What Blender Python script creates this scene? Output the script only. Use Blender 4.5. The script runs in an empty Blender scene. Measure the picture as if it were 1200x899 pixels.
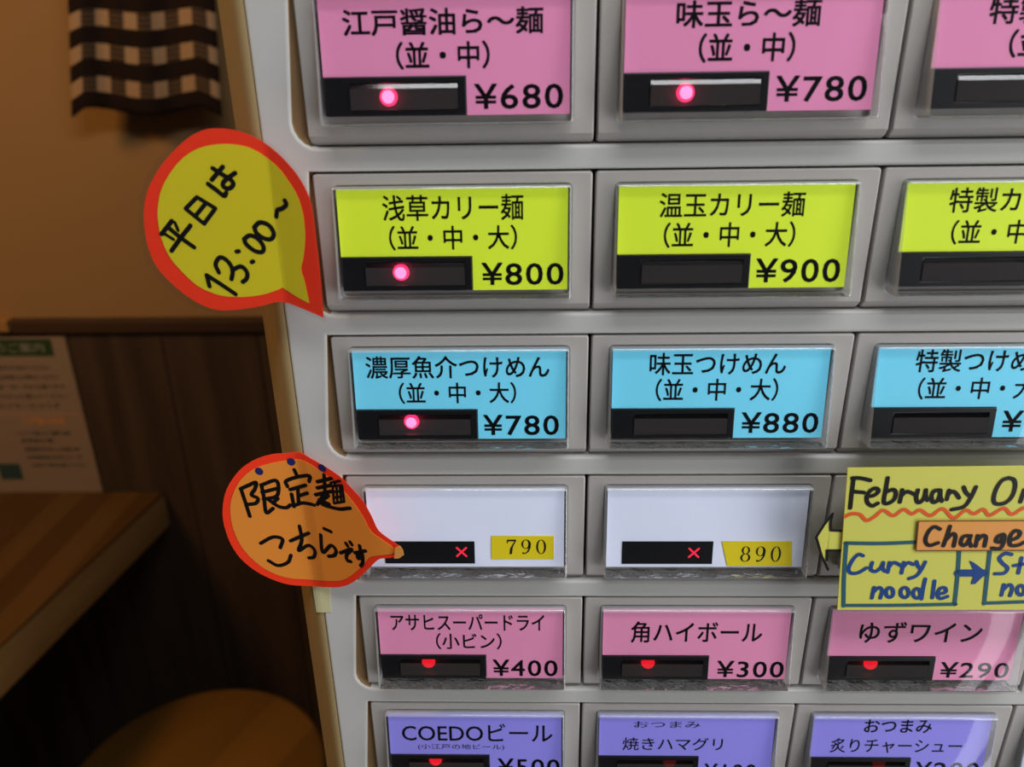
import bpy, bmesh, math, random
from mathutils import Vector, Matrix
random.seed(7)
SC = bpy.context.scene
COL = SC.collection

# ------------------------------------------------------------------ camera
Z0 = 1.329                                     # height of the top of the third key row
FPX = 933.0
CAM = Vector((-.01538, -.19974, Z0 + .07084))
PITCH, YAW, ROLL = .39954, -.02811, -.01605
cp, sp, cy_, sy_ = math.cos(PITCH), math.sin(PITCH), math.cos(YAW), math.sin(YAW)
FWD = Vector((sy_*cp, cy_*cp, -sp))
R0 = Vector((cy_, -sy_, 0)); U0 = R0.cross(FWD)
RGT = math.cos(ROLL)*R0 + math.sin(ROLL)*U0
UPV = -math.sin(ROLL)*R0 + math.cos(ROLL)*U0
cam_d = bpy.data.cameras.new('camera'); cam = bpy.data.objects.new('camera', cam_d); COL.objects.link(cam)
m = Matrix.Identity(4)
for i in range(3):
    m[i][0], m[i][1], m[i][2], m[i][3] = RGT[i], UPV[i], -FWD[i], CAM[i]
cam.matrix_world = m
cam_d.sensor_width = 36.0; cam_d.lens = FPX/1200*36; cam_d.clip_start = .01
cam_d.dof.use_dof = True; cam_d.dof.focus_distance = .235; cam_d.dof.aperture_fstop = 14.0
SC.camera = cam

# ------------------------------------------------------------------ light and exposure
SC.view_settings.view_transform = 'Standard'
try: SC.view_settings.look = 'None'
except Exception: pass
SC.view_settings.gamma = 1.0
SC.view_settings.use_curve_mapping = False
SC.view_settings.exposure = 0.0
wd = bpy.data.worlds.new('shop_ambient'); SC.world = wd; wd.use_nodes = True
wd.node_tree.nodes['Background'].inputs[0].default_value = (.80, .87, 1, 1)
wd.node_tree.nodes['Background'].inputs[1].default_value = .03

def area(name, loc, target, size, size_y, power, color):
    d = bpy.data.lights.new(name, 'AREA'); d.shape = 'RECTANGLE'; d.size = size; d.size_y = size_y
    d.energy = power; d.color = color
    o = bpy.data.objects.new(name, d); COL.objects.link(o); o.location = loc
    o.rotation_euler = (Vector(target)-Vector(loc)).to_track_quat('-Z', 'Y').to_euler()
    return o
area('daylight_door', (1.34, -.74, 1.18), (0.05, 0, 1.25), .7, 2.0, 23.5, (.95, .975, 1))
area('daylight_side_pane', (1.08, -1.15, 1.10), (0.1, 0, 1.10), .12, 2.0, 3.2, (.95, .975, 1))
area('ceiling_tube_light', (.45, -.55, 2.35), (.45, 0, 1.2), 1.4, .25, 12.5, (.97, .985, 1))
area('warm_room_lamp', (-1.25, -.05, 2.25), (-.6, .9, 1.1), .3, .3, 11.5, (1, .54, .185))

# ------------------------------------------------------------------ helpers
def ray(px, py):
    return FWD + RGT*((px-600)/FPX) - UPV*((py-449.5)/FPX)
def on_y(px, py, y):                             # the point of a plane facing the room
    d = ray(px, py); return CAM + d*((y-CAM.y)/d.y)
def on_sheet(px, py, f):                         # the point of a bent sheet y = f(x)
    y = f(0)
    for _ in range(25):
        p = on_y(px, py, y); y = f(p.x)
    return p

def link(name, me, mats=None, parent=None, loc=None):
    o = bpy.data.objects.new(name, me); COL.objects.link(o)
    if mats is not None:
        for mm in (mats if isinstance(mats, (list, tuple)) else [mats]): me.materials.append(mm)
    if parent is not None: o.parent = parent
    if loc is not None: o.location = loc
    return o
def tag(o, label=None, cat=None, group=None, kind=None):
    if label: o['label'] = label
    if cat: o['category'] = cat
    if group: o['group'] = group
    if kind: o['kind'] = kind
    return o
def empty(name, loc=(0, 0, 0)):
    o = bpy.data.objects.new(name, None); COL.objects.link(o); o.location = loc
    o.empty_display_size = .02; return o
def from_bm(name, bm, mats, parent=None, loc=None, smooth=None):
    me = bpy.data.meshes.new(name); bm.to_mesh(me); bm.free()
    if smooth is not None:
        for p in me.polygons: p.use_smooth = True
        me.set_sharp_from_angle(angle=math.radians(smooth))
    return link(name, me, mats, parent, loc)

def curve_mesh(loops, thick, bevel=0., res=3):
    """filled 2D outline with holes, thick along z (centred), rounded rims; plain mesh in XY"""
    cu = bpy.data.curves.new('tmp', 'CURVE'); cu.dimensions = '2D'; cu.fill_mode = 'BOTH'
    for lp in loops:
        s = cu.splines.new('POLY'); s.points.add(len(lp)-1); s.use_cyclic_u = True
        for pt, q in zip(s.points, lp): pt.co = (q[0], q[1], 0, 1)
    cu.extrude = max(thick/2-bevel, 0); cu.bevel_depth = bevel; cu.bevel_resolution = res; cu.offset = -bevel
    o = bpy.data.objects.new('tmp', cu); COL.objects.link(o)
    dg = bpy.context.evaluated_depsgraph_get()
    me = bpy.data.meshes.new_from_object(o.evaluated_get(dg))
    bpy.data.objects.remove(o); bpy.data.curves.remove(cu)
    return me
def stand(me, yfront=0.):                        # XY drawing -> upright, front (+z) towards -y with its face at yfront
    zm = max(v.co.z for v in me.vertices)
    for v in me.vertices: v.co = Vector((v.co.x, yfront+zm-v.co.z, v.co.y))
    return me
def shade(me, ang=35):
    for p in me.polygons: p.use_smooth = True
    me.set_sharp_from_angle(angle=math.radians(ang)); return me
def rrect(x0, y0, x1, y1, r, n=6):
    out = []
    for cx, cy, a in ((x1-r, y1-r, 0), (x0+r, y1-r, 90), (x0+r, y0+r, 180), (x1-r, y0+r, 270)):
        for k in range(n+1):
            t = math.radians(a+90*k/n); out.append((cx+r*math.cos(t), cy+r*math.sin(t)))
    return out
def box_bm(x0, x1, y0, y1, z0, z1, bev=0., seg=2):
    bm = bmesh.new(); r = bmesh.ops.create_cube(bm, size=1)
    for v in bm.verts:
        v.co = Vector((x0+(v.co.x+.5)*(x1-x0), y0+(v.co.y+.5)*(y1-y0), z0+(v.co.z+.5)*(z1-z0)))
    if bev: bmesh.ops.bevel(bm, geom=bm.edges[:], offset=bev, segments=seg, affect='EDGES', profile=.5)
    return bm
def join_bm(bm, other):
    me = bpy.data.meshes.new('t'); other.to_mesh(me); other.free(); bm.from_mesh(me); bpy.data.meshes.remove(me)

def text_mesh(s, weight=0.):
    """type as a flat mesh; weight thickens it by overprinting"""
    if weight:
        me = text_mesh(s); bm = bmesh.new()
        for dx, dy in ((-1, -1), (1, -1), (-1, 1), (1, 1)):
            n0 = len(bm.verts); bm.from_mesh(me)
            bm.verts.ensure_lookup_table()
            for v in bm.verts[n0:]: v.co.x += dx*weight; v.co.y += dy*weight
        bm.to_mesh(me); bm.free(); return me
    cu = bpy.data.curves.new('tmp', 'FONT'); cu.body = s; cu.size = 1; cu.resolution_u = 3
    cu.align_x = 'CENTER'
    if s[0] == '¥': cu.space_character = 1.12
    o = bpy.data.objects.new('tmp', cu); COL.objects.link(o)
    dg = bpy.context.evaluated_depsgraph_get()
    me = bpy.data.meshes.new_from_object(o.evaluated_get(dg))
    bpy.data.objects.remove(o); bpy.data.curves.remove(cu)
    return me
def fit(me, x0, x1, y0, y1):
    xs = [v.co.x for v in me.vertices]; ys = [v.co.y for v in me.vertices]
    a, b, c, d = min(xs), max(xs), min(ys), max(ys)
    for v in me.vertices:
        v.co.x = x0+(v.co.x-a)/(b-a)*(x1-x0); v.co.y = y0+(v.co.y-c)/(d-c)*(y1-y0)
    return me
def smooth_line(pts, n=6):
    if len(pts) < 3: return [Vector(p) for p in pts]
    P = [Vector(p) for p in pts]; P = [2*P[0]-P[1]]+P+[2*P[-1]-P[-2]]; out = []
    for i in range(1, len(P)-2):
        a, b, c, d = P[i-1:i+3]
        for k in range(n):
            t = k/n
            out.append(.5*((2*b)+(c-a)*t+(2*a-5*b+4*c-d)*t*t+(3*b-a-3*c+d)*t**3))
    out.append(P[-2]); return out
def stroke_bm(bm, pts, w, smooth=True):
    """a pen stroke of width w drawn in the XY plane, with round ends"""
    L = smooth_line(pts) if smooth else [Vector(p) for p in pts]
    h = w/2
    for i in range(len(L)-1):
        d = L[i+1]-L[i]
        if d.length < 1e-9: continue
        nrm = Vector((-d.y, d.x)).normalized()*h
        vs = [bm.verts.new((*q, 4e-6*(i % 3))) for q in (L[i]-nrm, L[i+1]-nrm, L[i+1]+nrm, L[i]+nrm)]
        bm.faces.new(vs)
    for i, q in enumerate(L):                    # each dab of ink a few microns above the last
        vs = [bm.verts.new((q.x+h*math.cos(t*math.pi/5), q.y+h*math.sin(t*math.pi/5), 4e-6*(3+i % 9))) for t in range(10)]
        bm.faces.new(vs)

# ------------------------------------------------------------------ materials
def mat(name, color, rough=.5, spec=.5, noise=0., scale=40., metallic=0., bump=0., emit=None, estr=0.):
    mt = bpy.data.materials.new(name); mt.use_nodes = True
    nt = mt.node_tree; b = nt.nodes['Principled BSDF']
    b.inputs['Base Color'].default_value = (*color, 1); b.inputs['Roughness'].default_value = rough
    b.inputs['Specular IOR Level'].default_value = spec; b.inputs['Metallic'].default_value = metallic
    if noise or bump:
        tc = nt.nodes.new('ShaderNodeTexCoord'); nz = nt.nodes.new('ShaderNodeTexNoise')
        nz.inputs['Scale'].default_value = scale; nz.inputs['Detail'].default_value = 4
        nt.links.new(tc.outputs['Object'], nz.inputs['Vector'])
        if noise:
            mx = nt.nodes.new('ShaderNodeMix'); mx.data_type = 'RGBA'
            mx.inputs['A'].default_value = (*[c*(1-noise) for c in color], 1)
            mx.inputs['B'].default_value = (*[min(1, c*(1+noise)) for c in color], 1)
            nt.links.new(nz.outputs['Fac'], mx.inputs['Factor']); nt.links.new(mx.outputs['Result'], b.inputs['Base Color'])
        if bump:
            bp = nt.nodes.new('ShaderNodeBump'); bp.inputs['Strength'].default_value = bump; bp.inputs['Distance'].default_value = .0005
            nt.links.new(nz.outputs['Fac'], bp.inputs['Height']); nt.links.new(bp.outputs['Normal'], b.inputs['Normal'])
    if emit:
        b.inputs['Emission Color'].default_value = (*emit, 1); b.inputs['Emission Strength'].default_value = estr
    return mt
def srgb(r, g, b):
    return tuple((c/255/12.92 if c/255 <= .04045 else ((c/255+.055)/1.055)**2.4) for c in (r, g, b))
def clear(name, tint=(1, 1, 1), rough=.03, k=1., base=.0):
    mt = bpy.data.materials.new(name); mt.use_nodes = True; nt = mt.node_tree; nt.nodes.clear()
    out = nt.nodes.new('ShaderNodeOutputMaterial'); mix = nt.nodes.new('ShaderNodeMixShader')
    tr = nt.nodes.new('ShaderNodeBsdfTransparent'); gl = nt.nodes.new('ShaderNodeBsdfGlossy')
    fr = nt.nodes.new('ShaderNodeLayerWeight'); fr.inputs['Blend'].default_value = .5      # the same from both sides
    pw = nt.nodes.new('ShaderNodeMath'); pw.operation = 'POWER'; pw.inputs[1].default_value = 5
    nt.links.new(fr.outputs['Facing'], pw.inputs[0])
    tr.inputs[0].default_value = (*tint, 1); gl.inputs['Roughness'].default_value = rough
    ma = nt.nodes.new('ShaderNodeMath'); ma.operation = 'MULTIPLY_ADD'; ma.inputs[1].default_value = k; ma.inputs[2].default_value = .04*k+base
    nt.links.new(pw.outputs[0], ma.inputs[0]); nt.links.new(ma.outputs[0], mix.inputs[0])
    nt.links.new(tr.outputs[0], mix.inputs[1]); nt.links.new(gl.outputs[0], mix.inputs[2]); nt.links.new(mix.outputs[0], out.inputs[0])
    return mt
def wood(name, c1, c2, scale=3., axis='Y', rough=.5, board=.0, spec=.3):
    mt = bpy.data.materials.new(name); mt.use_nodes = True; nt = mt.node_tree; b = nt.nodes['Principled BSDF']
    b.inputs['Roughness'].default_value = rough; b.inputs['Specular IOR Level'].default_value = spec
    tc = nt.nodes.new('ShaderNodeTexCoord'); mp = nt.nodes.new('ShaderNodeMapping'); nz = nt.nodes.new('ShaderNodeTexNoise')
    s = {'X': (1, 14, 14), 'Y': (14, 1, 14), 'Z': (14, 14, 1)}[axis]
    mp.inputs['Scale'].default_value = s; nz.inputs['Scale'].default_value = scale; nz.inputs['Detail'].default_value = 5
    nt.links.new(tc.outputs['Object'], mp.inputs[0]); nt.links.new(mp.outputs[0], nz.inputs['Vector'])
    rp = nt.nodes.new('ShaderNodeValToRGB'); rp.color_ramp.elements[0].position = .3; rp.color_ramp.elements[1].position = .7
    rp.color_ramp.elements[0].color = (*c1, 1); rp.color_ramp.elements[1].color = (*c2, 1)
    fac = nz.outputs['Fac']
    if board:                                    # glued boards, each with its own tone
        sx = nt.nodes.new('ShaderNodeSeparateXYZ'); nt.links.new(tc.outputs['Object'], sx.inputs[0])
        dv = nt.nodes.new('ShaderNodeMath'); dv.operation = 'DIVIDE'; dv.inputs[1].default_value = board
        nt.links.new(sx.outputs[1 if axis == 'X' else 0], dv.inputs[0])
        fl = nt.nodes.new('ShaderNodeMath'); fl.operation = 'FLOOR'; nt.links.new(dv.outputs[0], fl.inputs[0])
        wn = nt.nodes.new('ShaderNodeTexWhiteNoise'); wn.noise_dimensions = '1D'; nt.links.new(fl.outputs[0], wn.inputs['W'])
        av = nt.nodes.new('ShaderNodeMix'); av.inputs['Factor'].default_value = .5
        nt.links.new(fac, av.inputs['A']); nt.links.new(wn.outputs['Value'], av.inputs['B']); fac = av.outputs['Result']
    nt.links.new(fac, rp.inputs[0]); nt.links.new(rp.outputs[0], b.inputs['Base Color'])
    return mt
M = {}
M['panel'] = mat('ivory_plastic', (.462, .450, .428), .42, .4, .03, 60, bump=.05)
M['trim'] = mat('warm_lit_plastic', (.35, .26, .125), .45, .35, .05, 50)  # tan partly stands in for warm room light on the edge
M['liner'] = mat('shaded_recess_plastic', (.22, .135, .065), .6, .2, .05, 60)  # dark tan carries the shade of the groove beside the keys
M['key'] = mat('grey_key_plastic', (.385, .36, .335), .4, .4, .03, 90, bump=.05)
M['clear'] = clear('clear_acrylic', k=.9, rough=.04)
M['rim'] = clear('acrylic_rim', (.95, .96, .97), .08, 1.2, .10)
_nt = M['rim'].node_tree; _o = [n for n in _nt.nodes if n.type == 'OUTPUT_MATERIAL'][0]; _m = [n for n in _nt.nodes if n.type == 'MIX_SHADER'][0]
_d = _nt.nodes.new('ShaderNodeBsdfDiffuse'); _d.inputs[0].default_value = (.8, .82, .84, 1)
_x = _nt.nodes.new('ShaderNodeMixShader'); _x.inputs[0].default_value = .28
_nt.links.new(_m.outputs[0], _x.inputs[1]); _nt.links.new(_d.outputs[0], _x.inputs[2]); _nt.links.new(_x.outputs[0], _o.inputs[0])
M['lip'] = mat('moulded_acrylic_lip', (.78, .79, .80), .08, .6, .15, 210, .9, bump=1.)
for _n in M['lip'].node_tree.nodes:
    if _n.type == 'BUMP': _n.inputs['Distance'].default_value = .0025
M['black'] = mat('black_plastic', (.006, .006, .007), .35, .35)
M['pane'] = clear('smoked_pane', (.45, .40, .40), .20, 1.0, .01)
_nt = M['pane'].node_tree; _o = [n for n in _nt.nodes if n.type == 'OUTPUT_MATERIAL'][0]; _m = [n for n in _nt.nodes if n.type == 'MIX_SHADER'][0]
_d = _nt.nodes.new('ShaderNodeBsdfDiffuse'); _d.inputs[0].default_value = (.085, .075, .075, 1)
_x = _nt.nodes.new('ShaderNodeMixShader'); _x.inputs[0].default_value = .32
_nt.links.new(_m.outputs[0], _x.inputs[1]); _nt.links.new(_d.outputs[0], _x.inputs[2]); _nt.links.new(_x.outputs[0], _o.inputs[0])
M['pane_edge'] = clear('smoked_pane_edge', (.35, .31, .31), .07, 1.0, .02)
M['tray'] = mat('grey_tray', (.13, .11, .10), .5, .3)
M['ink'] = mat('black_ink', (.006, .005, .007), .55, .2)
M['marker'] = mat('black_marker', (.005, .004, .004), .5, .25)
M['led'] = mat('red_lamp', (.8, .02, .08), .4, .3, emit=(1, .03, .16), estr=18)
M['led_core'] = mat('lamp_core', (.9, .3, .5), .4, .3, emit=(1, .20, .42), estr=30)
M['led_deep'] = mat('deep_red_lamp', (.7, .01, .02), .4, .3, emit=(1, .012, .03), estr=9.0)
M['led_dim'] = mat('dim_red_lamp', (.3, .02, .02), .4, .3, emit=(1, .05, .05), estr=.6)
M['led_x'] = mat('red_cross_lamp', (.6, .02, .04), .4, .3, emit=(1, .02, .07), estr=.55)
CARD = {'pink': (.74, .25, .45), 'green': (.68, .86, .035), 'blue': (.18, .70, .94), 'rose': (.74, .26, .44),
        'violet': (.28, .25, .80), 'white': (.74, .78, .95)}
for k, c in CARD.items(): M[k] = mat(k+'_card', c, .5, .3, .02, 80)
M['price_yellow'] = mat('yellow_sticker', (.70, .56, .01), .5, .3)
M['red_paper'] = mat('red_border_paper', (.95, .045, .013), .5, .3)
M['yellow_paper'] = mat('yellow_paper', (.72, .60, .018), .5, .3, .03, 30)
M['orange_paper'] = mat('orange_paper', (.78, .26, .035), .5, .3, .03, 30)
M['sign_paper'] = mat('lemon_paper', (.60, .58, .10), .55, .3, .03, 40)
M['tag_paper'] = mat('orange_tag_paper', (.72, .30, .07), .55, .3, .02, 40)
M['tag_edge'] = mat('brown_pen', (.10, .05, .01), .5, .2)
M['teal'] = mat('teal_marker', (.025, .10, .13), .5, .2)
M['blue_ink'] = mat('blue_marker', (.012, .055, .22), .5, .2)
M['vermilion'] = mat('vermilion_marker', (.70, .10, .02), .5, .2)
M['navy'] = mat('navy_dot', (.02, .02, .12), .5, .2)
M['film'] = clear('laminate_film', k=.8, rough=.12, base=.02)
M['tape'] = clear('clear_tape', (1, 1, 1), .2, .4, .02)
M['masking'] = mat('pale_masking_tape', (.50, .46, .26), .6, .2, .05, 90)
M['plaster'] = mat('tan_plaster', (.31, .178, .068), .8, .2, .10, 2.2, bump=.2)
M['wains'] = wood('dark_walnut_boards', (.040, .023, .013), (.075, .045, .026), 2.5, 'Z', .55)
M['cap'] = wood('dark_cap_rail', (.035, .018, .009), (.06, .03, .014), 2.5, 'X', .5)
M['ambercap'] = wood('amber_cap_rail', (.30, .15, .04), (.36, .19, .06), 2.5, 'X', .5)
M['table'] = wood('laminated_tabletop', (.078, .036, .009), (.112, .056, .014), 2.2, 'Y', .4, .045)
M['tedge'] = wood('table_edge_wood', (.33, .18, .055), (.41, .235, .08), 2.2, 'Y', .5)
M['stool'] = wood('stool_plywood', (.16, .078, .014), (.25, .118, .02), 1.2, 'Y', .35, .09)
M['stool_leg'] = wood('stool_leg_wood', (.20, .10, .04), (.28, .14, .05), 3, 'Z', .5)
M['floor'] = mat('dark_floor_tile', (.05, .04, .035), .6, .3, .15, 5)
M['paper'] = mat('notice_paper', (.27, .19, .125), .6, .2, .03, 20)
M['notice_green'] = mat('notice_green', (.025, .055, .015), .6, .2)
M['notice_ink'] = mat('notice_ink', (.02, .013, .01), .6, .2)
M['notice_orange'] = mat('notice_orange', (.80, .30, .06), .6, .2)
M['notice_pale'] = mat('notice_pale_print', (.28, .25, .17), .6, .2)
M['notice_teal'] = mat('notice_teal', (.03, .06, .055), .6, .2)

# ------------------------------------------------------------------ the setting
WALL_Y = .9625
tag(from_bm('floor', box_bm(-2.4, 2.2, -2.2, WALL_Y+.1, -.05, 0), M['floor']), kind='structure')
tag(from_bm('wall_back', box_bm(-2.4, 2.2, WALL_Y, WALL_Y+.1, 0, 2.6), M['plaster']), kind='structure')
bm = bmesh.new(); x = -2.39
while x < 1.6:                                   # upright boards with a fine joint between them
    join_bm(bm, box_bm(x+.0008, x+.1492, WALL_Y-.012, WALL_Y+.001, .0, 1.004, .0012, 1)); x += .15
tag(from_bm('trim_1', bm, M['wains']), kind='structure')
tag(from_bm('trim_2', box_bm(-.817, 1.6, WALL_Y-.020, WALL_Y+.001, 1.004, 1.024, .002), M['cap']), kind='structure')
tag(from_bm('trim_3', box_bm(-2.39, -.8175, WALL_Y-.024, WALL_Y+.001, 1.008, 1.027, .002), M['ambercap']), kind='structure')

# ------------------------------------------------------------------ the ticket machine
W, RP, KH = .07, .04264, .03607                  # key pitch across and down, key height
XL, XR = -.0905, .34
MZ0, MZ1 = .02, 1.70
mach = empty('ticket_vending_machine', (.12, .2, 0))
tag(mach, 'ivory meal ticket vending machine with rows of coloured menu keys', 'vending machine')
def mpart(name, me, mats, parent=mach):
    o = link(name, me, mats); o.parent = parent
    o.location = -Vector(parent.location) if parent is mach else (0, 0, 0)
    return o
def row_top(r): return Z0-(r-2)*RP
# cabinet behind the front
bm = box_bm(XL+.004, XR-.004, .010, .42, MZ0, MZ1-.004, .003)
join_bm(bm, box_bm(XL+.03, XR-.03, .04, .40, 0, MZ0+.004))
me = bpy.data.meshes.new('cabinet'); bm.to_mesh(me); bm.free(); mpart('cabinet', me, M['trim'])
# front panel: openings for the rows of keys, rims rounded
FX0 = XL+.0095
holes = []
for r in range(6):
    zt = row_top(r)+.0005; zb = row_top(r)-KH-.0003
    x1 = (2*W if r < 5 else 3*W)+.0003; xa = -W-.0003; xb = -W-.0030
    lp = [(xa, zt), (xb, zb+.006)]
    for k in range(1, 6):
        t = math.radians(180+90*k/5); lp.append((xb+.006+.006*math.cos(t), zb+.006+.006*math.sin(t)))
    lp += [(x1, zb), (x1, zt)]
    holes.append(lp)
me = curve_mesh([[(FX0, .80), (XR-.01, .80), (XR-.01, MZ1-.01), (FX0, MZ1-.01)]]+holes, .010, .0009, 2)
stand(me, 0.)
for p in me.polygons:                            # walls of the openings: tan plastic, groove shade put into its colour
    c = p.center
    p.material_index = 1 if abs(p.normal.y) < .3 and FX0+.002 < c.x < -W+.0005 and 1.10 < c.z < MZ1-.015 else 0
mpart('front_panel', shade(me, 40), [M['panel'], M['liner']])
# recess floor behind the openings
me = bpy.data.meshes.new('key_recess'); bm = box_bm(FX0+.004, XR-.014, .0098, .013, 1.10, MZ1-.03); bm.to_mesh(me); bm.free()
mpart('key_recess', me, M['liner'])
# narrow tan strips added as the shaded groove beside the first column, inside the openings
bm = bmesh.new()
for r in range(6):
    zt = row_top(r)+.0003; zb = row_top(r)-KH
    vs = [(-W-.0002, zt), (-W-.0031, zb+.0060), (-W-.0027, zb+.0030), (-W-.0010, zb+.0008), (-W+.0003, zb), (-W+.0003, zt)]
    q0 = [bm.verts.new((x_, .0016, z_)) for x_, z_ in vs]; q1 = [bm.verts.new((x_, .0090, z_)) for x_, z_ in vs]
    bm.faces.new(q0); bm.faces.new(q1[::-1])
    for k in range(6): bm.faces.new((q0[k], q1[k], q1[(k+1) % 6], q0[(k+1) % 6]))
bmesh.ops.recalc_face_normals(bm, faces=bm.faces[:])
me = bpy.data.meshes.new('recess_shade_strip'); bm.to_mesh(me); bm.free(); mpart('recess_shade_strip', me, M['liner'])
# lower door
me = bpy.data.meshes.new('lower_door'); bm = box_bm(FX0, XR-.01, .0005, .0105, .06, .797, .003); bm.to_mesh(me); bm.free()
mpart('lower_door', me, M['panel'])
# rounded tan edge trims up both sides, warm light partly in their colour
def edge_trim(side):
    x0 = FX0 if side < 0 else XR-.01
    s = -1 if side < 0 else 1
    prof = [(x0, .0002)]                          # rounded shoulder, then a slanting flank and a fine lip
    rr = .0042
    for k in range(1, 9):
        t = math.radians(52*k/8); prof.append((x0+s*rr*math.sin(t), .0002+rr*(1-math.cos(t))))
    fx, fy = prof[-1]
    prof += [(fx+s*.0043, fy+.0055), (fx+s*.0046, fy+.0062), (fx+s*.0046, fy+.0068), (fx+s*.0058, fy+.0078), (fx+s*.0062, fy+.0086), (fx+s*.0062, .0160), (x0, .0160)]
    bm = bmesh.new()
    lo = [bm.verts.new((p[0], p[1], MZ0+.02)) for p in prof]; hi = [bm.verts.new((p[0], p[1], MZ1)) for p in prof]
    n = len(prof)
    for i in range(n):
        j = (i+1) % n
        bm.faces.new((lo[i], lo[j], hi[j], hi[i]))
    bm.faces.new(lo); bm.faces.new(hi[::-1]); bmesh.ops.recalc_face_normals(bm, faces=bm.faces[:])
    me = bpy.data.meshes.new('edge_trim'); bm.to_mesh(me); bm.free()
    return shade(me, 40)
mpart('edge_trim', edge_trim(-1), M['trim'])
mpart('edge_trim', edge_trim(1), M['trim'])

# ---- one menu key
TILT = math.atan2(.0025, .0275)
CW, CH = .0591, .0275
CU, CWZ = -.00015, .00135
WAX = Vector((0, math.sin(TILT), math.cos(TILT))); NAX = Vector((0, -math.cos(TILT), math.sin(TILT)))
CARD_Y = -.00155
def card_pt(u, w, n): return Vector((CU+u, CARD_Y, CWZ)) + w*WAX + n*NAX     # card frame -> key frame
def to_card(me, n=0.):                           # XY mesh -> lying on the card, lifted by n (+z outwards)
    for v in me.vertices: v.co = card_pt(v.co.x, v.co.y, v.co.z+n)
    return me
def px_on_card(px, py, org, n=.0):
    d = ray(px, py); c0 = org + card_pt(0, 0, n)
    t = (c0-CAM).dot(NAX)/d.dot(NAX); p = CAM+d*t-c0
    return p.x, p.dot(WAX)
HX0, HX1, HZ0, HZ1 = CU-CW/2-.0001, CU+CW/2+.0001, CWZ-CH/2-.0007, CWZ+CH/2+.0001
BZ = stand(curve_mesh([rrect(-W/2+.0004, -KH/2, W/2-.0004, KH/2, .0008, 3), rrect(HX0, HZ0, HX1, HZ1, .0012, 4)], .0085, .0004, 2), .0003)
LG = stand(curve_mesh([rrect(HX0-.0005, HZ0-.0005, HX1+.0005, HZ1+.0005, .0012, 4), rrect(HX0+.0014, HZ0+.0022, HX1-.0014, HZ1-.0014, .0008, 3)], .0010), .0016)
bm = bmesh.new(); bm.from_mesh(BZ); zc = -KH/2+.0024
bmesh.ops.bisect_plane(bm, geom=bm.verts[:]+bm.edges[:]+bm.faces[:], plane_co=(0, 0, zc), plane_no=(0, 0, 1))
for v in bm.verts:                               # the lower edge of the key slopes back
    if v.co.z < zc-1e-5 and v.co.y < .004: v.co.y += (zc-v.co.z)*.95
bm.from_mesh(LG); bm.to_mesh(BZ); bm.free(); shade(BZ, 40)
# clear cover block
bm = bmesh.new(); bmesh.ops.create_cube(bm, size=1)
for v in bm.verts: v.co = Vector((v.co.x*CW, v.co.y*CH-(.0006 if v.co.y < 0 else 0), ((.0017 if v.co.y > 0 else .0036) if v.co.z > 0 else -.0026)))
bmesh.ops.bevel(bm, geom=[e for e in bm.edges if all(v.co.z > 0 for v in e.verts) or abs(e.verts[0].co.z-e.verts[1].co.z) > .001],
                offset=.0007, segments=3, affect='EDGES', profile=.5)
bmesh.ops.delete(bm, geom=[f for f in bm.faces if f.normal.z < -.9], context='FACES')
COV = bpy.data.meshes.new('clear_cover')
for f in bm.faces: f.material_index = 0 if f.normal.z > .96 else (2 if f.normal.y < -.8 else 1)
bm.to_mesh(COV); bm.free(); COV.materials.append(M['clear']); COV.materials.append(M['rim']); COV.materials.append(M['lip'])
to_card(shade(COV, 50))
# card with a notch for the lamp window
u0, u1, w0, w1 = -CW/2+.0008, CW/2-.0008, -CH/2+.0014, CH/2-.0006
NU, NW = .0047, -.0036
CRD = to_card(curve_mesh([[(u0, NW), (NU, NW), (NU, w0), (u1, w0), (u1, w1), (u0, w1)]], .0006), -.0003)
CRDW = to_card(curve_mesh([[(u0, w0), (u1, w0), (u1, w1), (u0, w1)]], .0006), -.0003)
IU0, IU1, IW0, IW1 = -.0226, .0027, -.0110, -.0051
BLK = to_card(shade(curve_mesh([rrect(u0+.0001, w0, NU-.0001, NW-.0001, .0004, 2), [(IU0, IW0), (IU1, IW0), (IU1, IW1), (IU0, IW1)]], .0040, .0002, 1), 40), -.0014)
bm = bmesh.new()                                 # smoked window with a sloping upper edge
pr = [(IW0, -.0003), (IW0, .0007), (IW0+.0002, .0009), (IW1-.0012, .0009), (IW1-.0001, .0003), (IW1-.0001, -.0003)]
qa = [bm.verts.new((IU0+.00005, w_, n_)) for w_, n_ in pr]; qb = [bm.verts.new((IU1-.00005, w_, n_)) for w_, n_ in pr]
for k in range(6): bm.faces.new((qa[k], qa[(k+1) % 6], qb[(k+1) % 6], qb[k])).material_index = 1 if k == 3 else 0
bm.faces.new(qa); bm.faces.new(qb[::-1]); bmesh.ops.recalc_face_normals(bm, faces=bm.faces[:])
PNE = bpy.data.meshes.new('window_pane'); bm.to_mesh(PNE); bm.free(); to_card(PNE)
TRY = to_card(curve_mesh([[(IU0-.0006, IW0-.0006), (IU1+.0006, IW0-.0006), (IU1+.0006, IW1+.0006), (IU0-.0006, IW1+.0006)]], .0005), -.0038)
bm = bmesh.new(); bmesh.ops.create_uvsphere(bm, u_segments=20, v_segments=12, radius=.00215)
for v in bm.verts: v.co.z *= .6
for f in bm.faces: f.material_index = 1 if (f.calc_center_median().xy.length < .0013 and f.normal.z > 0) else 0
LED = bpy.data.meshes.new('lamp'); bm.to_mesh(LED); bm.free()
for mesh, mt in ((BZ, 'key'), (CRD, None), (CRDW, None), (BLK, 'black'), (PNE, 'pane'), (PNE, 'pane_edge'), (TRY, 'tray')):
    if mt: mesh.materials.append(M[mt])
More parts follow.
